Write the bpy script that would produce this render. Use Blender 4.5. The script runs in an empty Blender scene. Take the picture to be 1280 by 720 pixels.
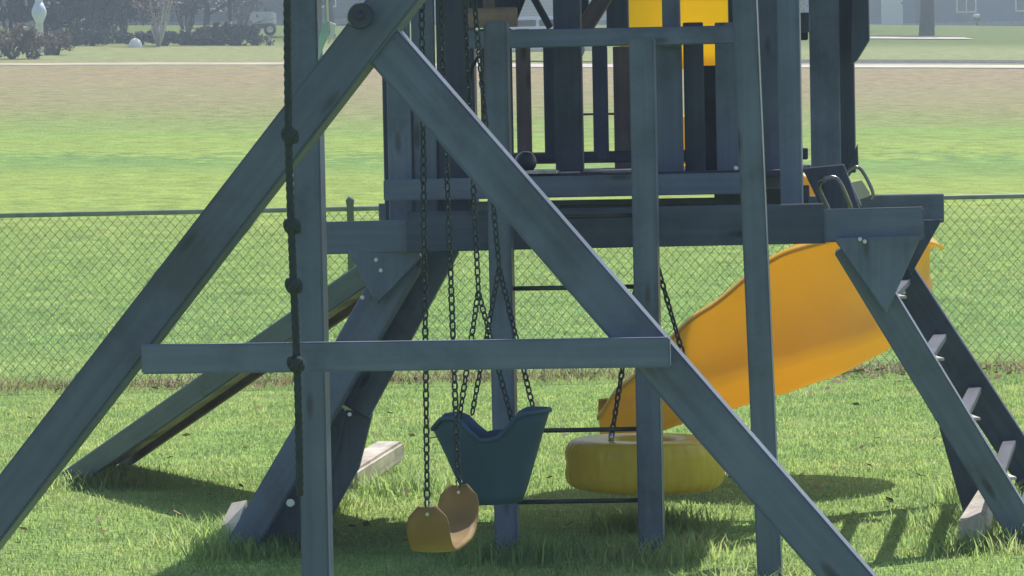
import bpy, bmesh, math, random
import numpy as np
from mathutils import Vector, Matrix, noise
R = math.radians
PI = math.pi
random.seed(7); rng = np.random.default_rng(7)
sc = bpy.context.scene
col = sc.collection

# ------------------------------------------------------------------ camera
F = 4600.0
CAM = Vector((0, 0, 1.76))
ROT = Matrix.Rotation(R(90 - 2.467), 3, 'X') @ Matrix.Rotation(R(-1.1), 3, 'Z')
cd = bpy.data.cameras.new('camera'); cam = bpy.data.objects.new('camera', cd); col.objects.link(cam)
cd.sensor_width = 36; cd.lens = 36 * F / 1280; cd.clip_end = 3000; cd.clip_start = 0.5
cam.matrix_world = Matrix.Translation(CAM) @ ROT.to_4x4()
sc.camera = cam

def P(px, py, Y):
    """photo measurement at a known distance -> point of the place"""
    d = ROT @ Vector(((px - 640) / F, -(py - 360) / F, -1))
    return CAM + d * (Y / d.y)

def ext(a, b, z):
    t = (z - a.z) / (b.z - a.z)
    return a + (b - a) * t

# ------------------------------------------------------------------ materials
def newmat(name):
    m = bpy.data.materials.new(name); m.use_nodes = True
    nt = m.node_tree; nt.nodes.clear()
    return m, nt, nt.nodes, nt.links
def N(ns, t, **kw):
    n = ns.new(t)
    for k, v in kw.items(): setattr(n, k, v)
    return n
def ramp(ns, stops):
    r = N(ns, 'ShaderNodeValToRGB')
    e = r.color_ramp.elements
    while len(e) > 1: e.remove(e[-1])
    e[0].position = stops[0][0]; e[0].color = (*stops[0][1], 1)
    for p, c in stops[1:]:
        x = e.new(p); x.color = (*c, 1)
    return r

def wood(name, dark, light, rough=0.5, spec=0.5):
    m, nt, ns, L = newmat(name)
    tc = N(ns, 'ShaderNodeTexCoord'); oi = N(ns, 'ShaderNodeObjectInfo')
    add = N(ns, 'ShaderNodeVectorMath', operation='ADD')
    sca = N(ns, 'ShaderNodeVectorMath', operation='SCALE'); sca.inputs[3].default_value = 17
    comb = N(ns, 'ShaderNodeCombineXYZ')
    for i in range(3): L.new(oi.outputs['Random'], comb.inputs[i])
    L.new(comb.outputs[0], sca.inputs[0])
    L.new(tc.outputs['Object'], add.inputs[0]); L.new(sca.outputs[0], add.inputs[1])
    mp = N(ns, 'ShaderNodeMapping'); mp.inputs['Scale'].default_value = (34, 34, 1.6)
    L.new(add.outputs[0], mp.inputs[0])
    n1 = N(ns, 'ShaderNodeTexNoise'); n1.inputs['Scale'].default_value = 1; n1.inputs['Detail'].default_value = 6
    L.new(mp.outputs[0], n1.inputs[0])
    n2 = N(ns, 'ShaderNodeTexNoise'); n2.inputs['Scale'].default_value = 5; n2.inputs['Detail'].default_value = 3
    L.new(add.outputs[0], n2.inputs[0])
    mix = N(ns, 'ShaderNodeMath', operation='MULTIPLY_ADD'); mix.inputs[1].default_value = .45
    L.new(n2.outputs[0], mix.inputs[0])
    m2 = N(ns, 'ShaderNodeMath', operation='MULTIPLY'); m2.inputs[1].default_value = .55
    L.new(n1.outputs[0], m2.inputs[0]); L.new(m2.outputs[0], mix.inputs[2])
    rp = ramp(ns, [(.33, dark), (.68, light)])
    L.new(mix.outputs[0], rp.inputs[0])
    hsv = N(ns, 'ShaderNodeHueSaturation')
    mr = N(ns, 'ShaderNodeMapRange'); mr.inputs[3].default_value = .8; mr.inputs[4].default_value = 1.25
    L.new(oi.outputs['Random'], mr.inputs[0]); L.new(mr.outputs[0], hsv.inputs['Value'])
    L.new(rp.outputs[0], hsv.inputs['Color'])
    # knots and dark weather stains
    mk = N(ns, 'ShaderNodeMapping'); mk.inputs['Scale'].default_value = (9, 9, 2.6); L.new(add.outputs[0], mk.inputs[0])
    vo = N(ns, 'ShaderNodeTexVoronoi'); vo.inputs['Scale'].default_value = 1; L.new(mk.outputs[0], vo.inputs['Vector'])
    kr = ramp(ns, [(.0, (.25, .22, .22)), (.10, (.55, .52, .5)), (.17, (1, 1, 1))]); L.new(vo.outputs['Distance'], kr.inputs[0])
    st = N(ns, 'ShaderNodeTexNoise'); st.inputs['Scale'].default_value = 1.7; st.inputs['Detail'].default_value = 8; st.inputs['Roughness'].default_value = .7
    L.new(add.outputs[0], st.inputs[0])
    sr = ramp(ns, [(.36, (.62, .62, .6)), (.52, (1, 1, 1)), (.68, (1.0, 1.0, 1.0)), (.80, (1.25, 1.2, 1.12))]); L.new(st.outputs[0], sr.inputs[0])
    ml = N(ns, 'ShaderNodeMix', data_type='RGBA', blend_type='MULTIPLY'); ml.inputs[0].default_value = 1
    L.new(hsv.outputs[0], ml.inputs[6]); L.new(kr.outputs[0], ml.inputs[7])
    ml2 = N(ns, 'ShaderNodeMix', data_type='RGBA', blend_type='MULTIPLY'); ml2.inputs[0].default_value = 1
    L.new(ml.outputs[2], ml2.inputs[6]); L.new(sr.outputs[0], ml2.inputs[7])
    bs = N(ns, 'ShaderNodeBsdfPrincipled'); bs.inputs['Roughness'].default_value = rough
    bs.inputs['Specular IOR Level'].default_value = spec
    L.new(ml2.outputs[2], bs.inputs['Base Color'])
    bp = N(ns, 'ShaderNodeBump'); bp.inputs['Strength'].default_value = .35; bp.inputs['Distance'].default_value = .004
    L.new(n1.outputs[0], bp.inputs['Height']); L.new(bp.outputs[0], bs.inputs['Normal'])
    o = N(ns, 'ShaderNodeOutputMaterial'); L.new(bs.outputs[0], o.inputs[0])
    return m

def plain(name, c, rough=.6, metal=0, trans=0, var=.25, scale=6, tint=None, spec=.5):
    m, nt, ns, L = newmat(name)
    tc = N(ns, 'ShaderNodeTexCoord')
    n = N(ns, 'ShaderNodeTexNoise'); n.inputs['Scale'].default_value = scale; n.inputs['Detail'].default_value = 5
    L.new(tc.outputs['Object'], n.inputs[0])
    lo = tuple(x * (1 - var) for x in c); hi = tuple(min(1, x * (1 + var)) for x in c)
    rp = ramp(ns, [(.3, lo), (.7, hi)]); L.new(n.outputs[0], rp.inputs[0])
    bs = N(ns, 'ShaderNodeBsdfPrincipled'); bs.inputs['Roughness'].default_value = rough; bs.inputs['Metallic'].default_value = metal
    bs.inputs['Specular IOR Level'].default_value = spec
    L.new(rp.outputs[0], bs.inputs['Base Color'])
    o = N(ns, 'ShaderNodeOutputMaterial')
    if trans:
        t = N(ns, 'ShaderNodeBsdfTranslucent'); t.inputs[0].default_value = (*(tint or c), 1)
        mx = N(ns, 'ShaderNodeMixShader'); mx.inputs[0].default_value = trans
        L.new(bs.outputs[0], mx.inputs[1]); L.new(t.outputs[0], mx.inputs[2]); L.new(mx.outputs[0], o.inputs[0])
    else: L.new(bs.outputs[0], o.inputs[0])
    return m

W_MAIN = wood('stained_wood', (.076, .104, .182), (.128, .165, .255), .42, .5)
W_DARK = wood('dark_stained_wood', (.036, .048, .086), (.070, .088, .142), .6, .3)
W_RED = wood('reddish_wood', (.09, .068, .080), (.17, .125, .135), .6, .4)
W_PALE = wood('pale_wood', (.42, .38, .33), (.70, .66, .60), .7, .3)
M_BLACK = plain('black_metal', (.03, .035, .04), .4, .3)
M_STEEL = plain('bright_steel', (.55, .57, .6), .3, .9)
M_CHAIN = plain('chain_coating', (.040, .056, .066), .75, spec=.2)
M_ROPE = plain('rope', (.03, .045, .05), .9, scale=60)
M_SLIDE = plain('slide_plastic', (.86, .60, .10), .36, trans=.45, tint=(1, .70, .07), var=.10, scale=3)
M_YEL = plain('yellow_plastic', (.95, .70, .04), .4, trans=.62, tint=(1, .80, .03), var=.08)
M_TYRE = plain('tyre_plastic', (.92, .72, .10), .28, trans=.42, tint=(.9, .7, .05), var=.15, scale=5)
M_BELT = plain('tan_plastic', (.30, .20, .085), .6, trans=.10, tint=(.7, .42, .12), var=.2, spec=.2)
M_BUCKET = plain('teal_plastic', (.042, .085, .145), .6, var=.15, spec=.2)
M_WHITE = plain('white_plastic', (.75, .78, .78), .5, var=.08)
M_FENCE = plain('fence_coating', (.10, .15, .12), .6)
M_RAIL = plain('rail_coating', (.18, .23, .20), .55)
M_BALL = plain('grey_rubber', (.06, .07, .09), .3)

def ground_mat(name, kind):
    m, nt, ns, L = newmat(name)
    g = N(ns, 'ShaderNodeNewGeometry'); sep = N(ns, 'ShaderNodeSeparateXYZ'); L.new(g.outputs['Position'], sep.inputs[0])
    def noi(scale, det=5, vec=None, rough=.6):
        n = N(ns, 'ShaderNodeTexNoise'); n.inputs['Scale'].default_value = scale; n.inputs['Detail'].default_value = det
        n.inputs['Roughness'].default_value = rough
        L.new(vec if vec is not None else g.outputs['Position'], n.inputs[0]); return n
    # streaks run across the view, as mown bands do
    mp = N(ns, 'ShaderNodeMapping'); mp.inputs['Scale'].default_value = (.10, .35, 0); L.new(g.outputs['Position'], mp.inputs[0])
    nb = noi(1, 6, mp.outputs[0]); nf = noi(2.5, 8, rough=.75); nc = noi(14, 4)
    # distance ramp, wobbled by noise
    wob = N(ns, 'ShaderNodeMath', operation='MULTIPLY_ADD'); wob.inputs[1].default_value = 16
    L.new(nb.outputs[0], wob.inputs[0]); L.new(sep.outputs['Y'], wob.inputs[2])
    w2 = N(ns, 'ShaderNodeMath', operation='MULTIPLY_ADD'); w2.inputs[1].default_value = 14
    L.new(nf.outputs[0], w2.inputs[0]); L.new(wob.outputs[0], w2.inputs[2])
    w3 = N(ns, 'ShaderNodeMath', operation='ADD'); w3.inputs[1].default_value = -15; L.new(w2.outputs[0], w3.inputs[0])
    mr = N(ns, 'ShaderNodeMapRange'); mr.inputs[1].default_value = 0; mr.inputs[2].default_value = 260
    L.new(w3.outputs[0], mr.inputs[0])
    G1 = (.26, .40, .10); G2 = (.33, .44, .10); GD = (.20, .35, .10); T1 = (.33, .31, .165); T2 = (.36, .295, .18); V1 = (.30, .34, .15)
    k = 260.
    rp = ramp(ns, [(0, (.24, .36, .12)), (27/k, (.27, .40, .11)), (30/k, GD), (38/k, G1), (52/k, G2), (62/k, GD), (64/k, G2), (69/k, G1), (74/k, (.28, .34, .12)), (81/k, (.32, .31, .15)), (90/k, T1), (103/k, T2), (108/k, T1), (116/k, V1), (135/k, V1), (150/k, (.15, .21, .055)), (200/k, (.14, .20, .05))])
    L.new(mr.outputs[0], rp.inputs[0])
    v = N(ns, 'ShaderNodeMapRange'); v.inputs[3].default_value = .55; v.inputs[4].default_value = 1.45
    v.inputs[1].default_value = .3; v.inputs[2].default_value = .7
    L.new(nf.outputs[0], v.inputs[0])
    hsv = N(ns, 'ShaderNodeHueSaturation'); L.new(v.outputs[0], hsv.inputs['Value']); L.new(rp.outputs[0], hsv.inputs['Color'])
    bs = N(ns, 'ShaderNodeBsdfPrincipled'); bs.inputs['Roughness'].default_value = .95; bs.inputs['Specular IOR Level'].default_value = .1
    L.new(hsv.outputs[0], bs.inputs['Base Color'])
    bp = N(ns, 'ShaderNodeBump'); bp.inputs['Strength'].default_value = .8; bp.inputs['Distance'].default_value = .12
    L.new(nc.outputs[0], bp.inputs['Height']); L.new(bp.outputs[0], bs.inputs['Normal'])
    o = N(ns, 'ShaderNodeOutputMaterial'); L.new(bs.outputs[0], o.inputs[0])
    return m
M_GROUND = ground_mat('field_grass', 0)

def grass_mat(name, stops, tr=.35, tscale=1.5, up=.9):
    m, nt, ns, L = newmat(name)
    g = N(ns, 'ShaderNodeNewGeometry')
    n = N(ns, 'ShaderNodeTexNoise'); n.inputs['Scale'].default_value = 2.2; n.inputs['Detail'].default_value = 6; n.inputs['Roughness'].default_value = .7
    L.new(g.outputs['Position'], n.inputs[0])
    at = N(ns, 'ShaderNodeAttribute'); at.attribute_name = 'tone'
    ad = N(ns, 'ShaderNodeMath', operation='MULTIPLY_ADD'); ad.inputs[1].default_value = .22
    L.new(at.outputs['Fac'], ad.inputs[0]); L.new(n.outputs[0], ad.inputs[2])
    nl = N(ns, 'ShaderNodeTexNoise'); nl.inputs['Scale'].default_value = .55; nl.inputs['Detail'].default_value = 4; L.new(g.outputs['Position'], nl.inputs[0])
    a2 = N(ns, 'ShaderNodeMath', operation='MULTIPLY_ADD'); a2.inputs[1].default_value = .6; L.new(nl.outputs[0], a2.inputs[0]); L.new(ad.outputs[0], a2.inputs[2])
    a3 = N(ns, 'ShaderNodeMath', operation='ADD'); a3.inputs[1].default_value = -.30; L.new(a2.outputs[0], a3.inputs[0])
    rp = ramp(ns, stops); L.new(a3.outputs[0], rp.inputs[0])
    bs = N(ns, 'ShaderNodeBsdfPrincipled'); bs.inputs['Roughness'].default_value = .55; bs.inputs['Specular IOR Level'].default_value = .35
    L.new(rp.outputs[0], bs.inputs['Base Color'])
    # blades share the lawn's own lay, so they shade like turf and not like loose cards
    nm = N(ns, 'ShaderNodeMix', data_type='VECTOR'); nm.inputs[0].default_value = up; nm.inputs[5].default_value = (0, 0, 1)
    L.new(g.outputs['Normal'], nm.inputs[4])
    nn = N(ns, 'ShaderNodeVectorMath', operation='NORMALIZE'); L.new(nm.outputs[1], nn.inputs[0]); L.new(nn.outputs[0], bs.inputs['Normal'])
    t = N(ns, 'ShaderNodeBsdfTranslucent')
    sc2 = N(ns, 'ShaderNodeVectorMath', operation='SCALE'); sc2.inputs[3].default_value = tscale * .85
    L.new(rp.outputs[0], sc2.inputs[0]); L.new(sc2.outputs[0], t.inputs[0])
    mx = N(ns, 'ShaderNodeMixShader'); mx.inputs[0].default_value = tr
    L.new(bs.outputs[0], mx.inputs[1]); L.new(t.outputs[0], mx.inputs[2])
    o = N(ns, 'ShaderNodeOutputMaterial'); L.new(mx.outputs[0], o.inputs[0])
    return m
M_GRASS = grass_mat('lawn_blades', [(.36, (.24, .42, .14)), (.56, (.36, .56, .16)), (.72, (.50, .64, .20)), (.90, (.62, .66, .30))])
M_DRY = grass_mat('dry_blades', [(.4, (.20, .17, .09)), (.6, (.34, .30, .14)), (.8, (.26, .34, .10))], .3, 1.2)

# ------------------------------------------------------------------ helpers
def link(o, parent=None):
    col.objects.link(o)
    if parent is not None:
        w = o.matrix_world.copy() if o.type == 'EMPTY' else o.matrix_basis.copy()
        o.parent = parent
        pm = world(parent)
        o.matrix_basis = pm.inverted() @ w
    return o
WM = {}
def world(o):
    m = o.matrix_basis.copy()
    while o.parent: o = o.parent; m = o.matrix_basis @ m
    return m
def from_bm(name, bm, mat, parent=None, mw=None, smooth=False):
    me = bpy.data.meshes.new(name); bm.to_mesh(me); bm.free()
    if smooth:
        for p in me.polygons: p.use_smooth = True
    me.materials.append(mat)
    o = bpy.data.objects.new(name, me)
    if mw is not None: o.matrix_basis = mw
    return link(o, parent)
def thing(name, label, cat, loc, group=None):
    o = bpy.data.objects.new(name, None); o.empty_display_size = .2
    o.matrix_basis = Matrix.Translation(loc); col.objects.link(o)
    o['label'] = label; o['category'] = cat
    if group: o['group'] = group
    return o
def tag(o, label, cat, group=None):
    o['label'] = label; o['category'] = cat
    if group: o['group'] = group
    return o

def frame(a, b, side):
    z = (b - a).normalized()
    y = z.cross(side).normalized(); x = y.cross(z).normalized()
    m = Matrix((x, y, z)).transposed().to_4x4(); m.translation = a
    return m
def plank(name, a, b, w, d, mat, parent, side=Vector((1, 0, 0)), bevel=.005, segs=1):
    """timber from a to b: w across along `side`, d through"""
    ln = (b - a).length
    bm = bmesh.new(); bmesh.ops.create_cube(bm, size=1)
    for v in bm.verts: v.co = Vector((v.co.x * w, v.co.y * d, (v.co.z + .5) * ln))
    if bevel:
        bmesh.ops.bevel(bm, geom=bm.edges[:], offset=bevel, segments=segs, affect='EDGES')
    return from_bm(name, bm, mat, parent, frame(a, b, side))
def prism(name, pts, d, mat, parent, dirv, bevel=.004):
    """flat plate: outline pts (world), thickness d along dirv"""
    c = sum(pts, Vector()) / len(pts)
    bm = bmesh.new(); h = dirv.normalized() * d / 2
    A = [bm.verts.new(p - c - h) for p in pts]; B = [bm.verts.new(p - c + h) for p in pts]
    bm.faces.new(A); bm.faces.new(B[::-1])
    for i in range(len(pts)):
        j = (i + 1) % len(pts); bm.faces.new((A[j], A[i], B[i], B[j]))
    bmesh.ops.recalc_face_normals(bm, faces=bm.faces[:])
    if bevel: bmesh.ops.bevel(bm, geom=bm.edges[:], offset=bevel, segments=1, affect='EDGES')
    return from_bm(name, bm, mat, parent, Matrix.Translation(c))
def tube_bm(bm, pts, r, n=8, closed=False, caps=True):
    rings = []; N_ = len(pts); up = Vector((0, 0, 1)); px = None
    for i, p in enumerate(pts):
        if closed: t = (pts[(i + 1) % N_] - pts[i - 1]).normalized()
        else: t = (pts[min(i + 1, N_ - 1)] - pts[max(i - 1, 0)]).normalized()
        if px is None:
            px = t.cross(up if abs(t.z) < .9 else Vector((1, 0, 0))).normalized()
        px = (px - t * px.dot(t)).normalized(); py = t.cross(px)
        rr = r[i] if hasattr(r, '__len__') else r
        rings.append([bm.verts.new(p + (px * math.cos(2 * PI * k / n) + py * math.sin(2 * PI * k / n)) * rr) for k in range(n)])
    m = N_ if closed else N_ - 1
    for i in range(m):
        A, B = rings[i], rings[(i + 1) % N_]
        for k in range(n): bm.faces.new((A[k], A[(k + 1) % n], B[(k + 1) % n], B[k]))
    if not closed and caps: bm.faces.new(rings[0][::-1]); bm.faces.new(rings[-1])
    return rings
def tube(name, pts, r, mat, parent=None, n=8, origin=None, closed=False):
    o0 = origin if origin is not None else pts[0]
    bm = bmesh.new(); tube_bm(bm, [p - o0 for p in pts], r, n, closed)
    return from_bm(name, bm, mat, parent, Matrix.Translation(o0), True)
def chain(name, a, b, parent, pitch=.030, wire=.0036, mat=None):
    bm = bmesh.new(); n = max(2, int((b - a).length / pitch)); ax = (b - a).normalized()
    s = ax.cross(Vector((0, 1, 0))).normalized(); t = ax.cross(s)
    for i in range(n):
        c = (b - a) * ((i + .5) / n)
        w = math.radians(45 + (i % 2) * 90 + random.uniform(-14, 14)); d = s * math.cos(w) + t * math.sin(w)
        ring = []
        for k in range(10):
            q = 2 * PI * k / 10
            ring.append(c + ax * math.cos(q) * (pitch * .66) + d * math.sin(q) * .0105)
        tube_bm(bm, ring, wire, 5, True)
    return from_bm(name, bm, mat or M_CHAIN, parent, Matrix.Translation(a), True)

# ------------------------------------------------------------------ terrain
def zp(D):
    pts = [(-50, 0), (27, 0), (40, .35), (60, 1.22), (80, 2.25), (112, 3.75), (140, 4.93), (200, 7.45), (320, 11.0), (900, 26)]
    if D <= pts[0][0]: return pts[0][1]
    for (a, za), (b, zb) in zip(pts, pts[1:]):
        if D <= b: return za + (zb - za) * (D - a) / (b - a)
    return pts[-1][1]
def gz(x, y):
    t = min(1, max(0, (y - 30) / 35)); t = t * t * (3 - 2 * t)
    z = (zp(y - 2) + zp(y) + zp(y + 2)) / 3 - .023 * max(-60, min(60, x)) * t
    if y > 45: z += .09 * t * noise.noise(Vector((x * .07, y * .07, 0)))
    return z
def grid(name, xs, ys, mat, dz=0, fn=gz):
    V = [(x, y, fn(x, y) + dz) for y in ys for x in xs]; nx = len(xs)
    Fc = [(j * nx + i, j * nx + i + 1, (j + 1) * nx + i + 1, (j + 1) * nx + i) for j in range(len(ys) - 1) for i in range(nx - 1)]
    me = bpy.data.meshes.new(name); me.from_pydata(V, [], Fc); me.materials.append(mat)
    for p in me.polygons: p.use_smooth = True
    o = bpy.data.objects.new(name, me); col.objects.link(o); o['kind'] = 'structure'
    return o
def frange(a, b, s): return [a + s * i for i in range(int(round((b - a) / s)) + 1)]
xs = frange(-400, -50, 35) + frange(-48, 48, 2) + frange(50, 400, 35)
ys = frange(-40, 20, 10) + frange(22, 220, 2) + frange(240, 900, 20)
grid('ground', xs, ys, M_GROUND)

m, nt, ns, L = newmat('road_concrete')
g = N(ns, 'ShaderNodeNewGeometry'); n = N(ns, 'ShaderNodeTexNoise'); n.inputs['Scale'].default_value = .8; n.inputs['Detail'].default_value = 8
L.new(g.outputs['Position'], n.inputs[0]); rp = ramp(ns, [(.3, (.40, .36, .33)), (.7, (.60, .57, .54))]); L.new(n.outputs[0], rp.inputs[0])
bs = N(ns, 'ShaderNodeBsdfPrincipled'); bs.inputs['Roughness'].default_value = .8; L.new(rp.outputs[0], bs.inputs[0])
o = N(ns, 'ShaderNodeOutputMaterial'); L.new(bs.outputs[0], o.inputs[0]); M_ROAD = m
def roadz(x, y): return max(gz(x, y), gz(x, y))
rx = frange(-2, 60, 2)
grid('road', rx, [107.5, 108.5, 109.5, 110.5, 111.5], M_ROAD, .02)
M_DIRT = plain('pale_dirt', (.46, .40, .32), .95, var=.3, scale=.5)
grid('dirt_path', frange(-60, -2, 2), [108.5, 109.2, 110, 110.6], M_DIRT, .012)
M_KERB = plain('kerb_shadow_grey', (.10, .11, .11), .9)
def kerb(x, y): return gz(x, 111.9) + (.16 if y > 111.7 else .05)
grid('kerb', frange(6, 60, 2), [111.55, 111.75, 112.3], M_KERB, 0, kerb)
def pathz(x, y): return gz(x, y)
grid('path', frange(14, 20, 2), [158, 159, 160, 161.5], M_ROAD, .04)

# ------------------------------------------------------------------ lawn blades
def blades(name, n, ylo, yhi, hmin, hmax, wmin, wmax, mat, xfn, yfn=None, lean=.5):
    u = rng.random(n)
    Y = yfn(n) if yfn else np.sqrt(ylo ** 2 + u * (yhi ** 2 - ylo ** 2))
    X = xfn(n, Y)
    # patchy height
    pv = np.zeros(n)
    for fx, fy, ph in ((2.1, 1.3, .3), (5.7, 3.9, 1.1), (1.1, .6, 2.0), (11, 8, 4.)):
        pv += np.sin(X * fx + 1.7 * np.sin(Y * fy * .7 + ph) + ph) * np.sin(Y * fy + 1.3 * np.sin(X * fx * .6) + ph)
    pv = (pv / 4 + 1) / 2
    if yhi > 20 and yhi < 27 and n > 100000:
        for bx, by in ((1.93, 15.25), (-1.17, 15.75)):
            k = np.hypot(X - bx, Y - by) < .17; Y = np.where(k, Y + 3, Y)
    H = (hmin + (hmax - hmin) * rng.random(n) ** 1.5) * (.75 + .55 * pv)
    Wd = wmin + (wmax - wmin) * rng.random(n)
    th = rng.random(n) * 2 * PI; lx = np.cos(th); ly = np.sin(th)
    lean_ = H * lean * (.2 + 1.2 * rng.random(n)); fa = rng.random(n) * 2 * PI
    wx = np.cos(fa) * Wd / 2; wy = np.sin(fa) * Wd / 2
    Z0 = np.array([gz(x, y) for x, y in zip(X, Y)]) - .004 if yhi > 27 else np.zeros(n) - .004
    v = np.zeros((n, 5, 3))
    v[:, 0] = np.stack([X - wx, Y - wy, Z0], 1); v[:, 1] = np.stack([X + wx, Y + wy, Z0], 1)
    mx_ = X + lx * lean_ * .35; my_ = Y + ly * lean_ * .35
    v[:, 2] = np.stack([mx_ + wx * .8, my_ + wy * .8, Z0 + H * .6], 1)
    v[:, 3] = np.stack([mx_ - wx * .8, my_ - wy * .8, Z0 + H * .6], 1)
    v[:, 4] = np.stack([X + lx * lean_, Y + ly * lean_, Z0 + H], 1)
    me = bpy.data.meshes.new(name)
    me.vertices.add(n * 5); me.vertices.foreach_set('co', v.reshape(-1))
    idx = np.arange(n)[:, None] * 5
    loops = np.concatenate([idx + np.array([[0, 1, 2, 3]]), idx + np.array([[3, 2, 4]])], 1).reshape(-1)
    me.loops.add(n * 7); me.loops.foreach_set('vertex_index', loops.astype(np.int32))
    st = (np.arange(n)[:, None] * 7 + np.array([[0, 4]])).reshape(-1)
    me.polygons.add(n * 2); me.polygons.foreach_set('loop_start', st.astype(np.int32))
    me.polygons.foreach_set('loop_total', np.tile([4, 3], n).astype(np.int32))
    me.update()
    at = me.attributes.new('tone', 'FLOAT', 'POINT')
    at.data.foreach_set('value', np.repeat(rng.random(n), 5).astype(np.float32))
    me.materials.append(mat)
    o = bpy.data.objects.new(name, me); col.objects.link(o); o['kind'] = 'stuff'
    return o
wide = lambda n, Y: (rng.random(n) * 2 - 1) * (Y * .145 + 1.3)
o = blades('grass', 330000, 12.8, 26.3, .010, .032, .003, .007, M_GRASS, wide)
tag(o, 'short green lawn grass growing under the playset', 'grass')
o = blades('field_grass', 130000, 26.2, 46, .012, .034, .006, .013, M_GRASS, wide)
tag(o, 'green meadow grass beyond the chain link fence', 'grass')

feet = [(-2.0, 11.2), (-.65, 12.2), (.95, 13.7), (-.02, 15.05), (.57, 14.95), (1.9, 15.1), (2.2, 17.1), (-1.15, 15.4), (-.95, 17.2), (-2.2, 18.6), (1.95, 15.9), (-.6, 18.0), (1.5, 10.8), (-1.3, 16.0), (.6, 16.1)]
fi = rng.integers(0, len(feet), 16000); fa_ = np.array(feet)
TX = fa_[fi, 0] + rng.normal(0, .13, 16000); TY = fa_[fi, 1] + rng.normal(0, .16, 16000)
o = blades('grass', 16000, 10, 20, .03, .12, .004, .008, M_GRASS, lambda n, Y: TX, yfn=lambda n: TY, lean=.7)
tag(o, 'longer grass tufts left uncut around the posts and feet of the playset', 'grass')
# ------------------------------------------------------------------ fence
FY = 26.0
fence = thing('chain_link_fence', 'low dark green chain link fence crossing behind the playset', 'fence', Vector((0, FY, 0)))
FH = 1.22
def fz(x): return 0
bm = bmesh.new(); sp = .068; xl, xr = -8.0, 8.0
def wire(bm, a, b, r):
    d = (b - a).normalized(); s = d.cross(Vector((0, 1, 0))).normalized() * r; t = Vector((0, r, 0))
    A = [bm.verts.new(a + q) for q in (s, t, -s, -t)]; B = [bm.verts.new(b + q) for q in (s, t, -s, -t)]
    for k in range(4): bm.faces.new((A[k], A[(k + 1) % 4], B[(k + 1) % 4], B[k]))
k = xl - 1.4
slope = 1.0
while k < xr:
    jitter = random.uniform(-.003, .003)
    wire(bm, Vector((k, .004, .03)), Vector((k + (FH - .03) * slope * .9, .004, FH)), .0016)
    wire(bm, Vector((k + (FH - .03) * slope * .9 + jitter, -.004, .03)), Vector((k + jitter, -.004, FH)), .0016)
    k += sp
from_bm('mesh_panel', bm, M_FENCE, fence, Matrix.Translation((0, FY, 0)))
tube('top_rail', [Vector((xl, FY - .03, FH)), Vector((0, FY - .03, FH + .003)), Vector((xr, FY - .03, FH))], .017, M_RAIL, fence)
for pxx in (-1.13 - 5.6, -1.13 - 2.8, -1.13, -1.13 + 2.8, -1.13 + 5.6):
    a = Vector((pxx, FY - .055, 0))
    tube('fence_post', [a, a + Vector((0, 0, FH + .03)), a + Vector((0, 0, FH + .06)), a + Vector((0, 0, FH + .09))], [.026, .026, .033, .012], M_FENCE, fence, 10)
o = blades('dry_grass', 9000, 25, 27, .03, .11, .004, .010, M_DRY, lambda n, Y: (rng.random(n) * 2 - 1) * 5.6,
           yfn=lambda n: 25.85 + rng.normal(0, .22, n), lean=.9)
tag(o, 'dry brown grass strip along the foot of the fence', 'grass')

# ------------------------------------------------------------------ PLAYSET
psi = R(8)
U = Vector((math.cos(psi), -math.sin(psi), 0)); Vv = Vector((math.sin(psi), math.cos(psi), 0)); ZZ = Vector((0, 0, 1))
play = thing('wooden_playset', 'weathered wooden playset with slatted fort, swing frame, ladder and spiral slide', 'playset', Vector((.4, 14.5, 0)))
def T(u, v, z): return Vector((.34, 15.6, 0)) + U * u + Vv * v + ZZ * z

# near A-frame of the swing beam
la, lb = P(512, -22, 11.02), P(0, 641, 11.18)
plank('frame_leg', ext(la, lb, -.02), la + (la - lb).normalized() * .36, .128, .12, W_MAIN, play, U, .008, 2)
ra, rb = P(466, 39, 11.06), P(1057, 718, 10.82)
plank('frame_leg', ext(ra, rb, -.02), ra, .128, .12, W_MAIN, play, U, .008, 2)
a, b = P(178, 449, 10.98), P(838, 440, 10.78)
plank('cross_brace', a, b, .088, .04, W_MAIN, play, ZZ, .005, 2)
# plate where the legs meet, with its round bolt cover
bc = P(450, 20, 10.90)
bm = bmesh.new(); bmesh.ops.create_cone(bm, cap_ends=True, segments=28, radius1=.040, radius2=.036, depth=.02)
bmesh.ops.create_uvsphere(bm, u_segments=12, v_segments=6, radius=.014, matrix=Matrix.Translation((0, 0, .012)))
from_bm('bolt_cover', bm, plain('navy_plastic', (.02, .035, .07), .35), play, Matrix.Translation(bc) @ Matrix.Rotation(R(90), 4, 'X'), False)
def bolt_or_sunspot(p, parent=play, r=.012, mat=None):
    bm = bmesh.new(); bmesh.ops.create_cone(bm, cap_ends=True, segments=10, radius1=r, radius2=r * .75, depth=.01)
    return from_bm('bolt_or_sunspot', bm, mat or M_STEEL, parent, Matrix.Translation(p) @ Matrix.Rotation(R(90), 4, 'X'))
plank('beam_bracket', P(486, -20, 11.14), P(486, -20, 11.14) + ZZ * .34, .16, .03, M_BLACK, play, U)
# swing beam to the tower
b0, b1 = Vector((-.40, 10.75, 2.46)), Vector((.02, 16.0, 2.46))
plank('swing_beam', b0, b1, .14, .19, W_MAIN, play, Vector((1, 0, 0)), .006)
def beam(y, z=2.37):
    t = (y - b0.y) / (b1.y - b0.y); p = b0 + (b1 - b0) * t; p.z = z; return p

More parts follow.
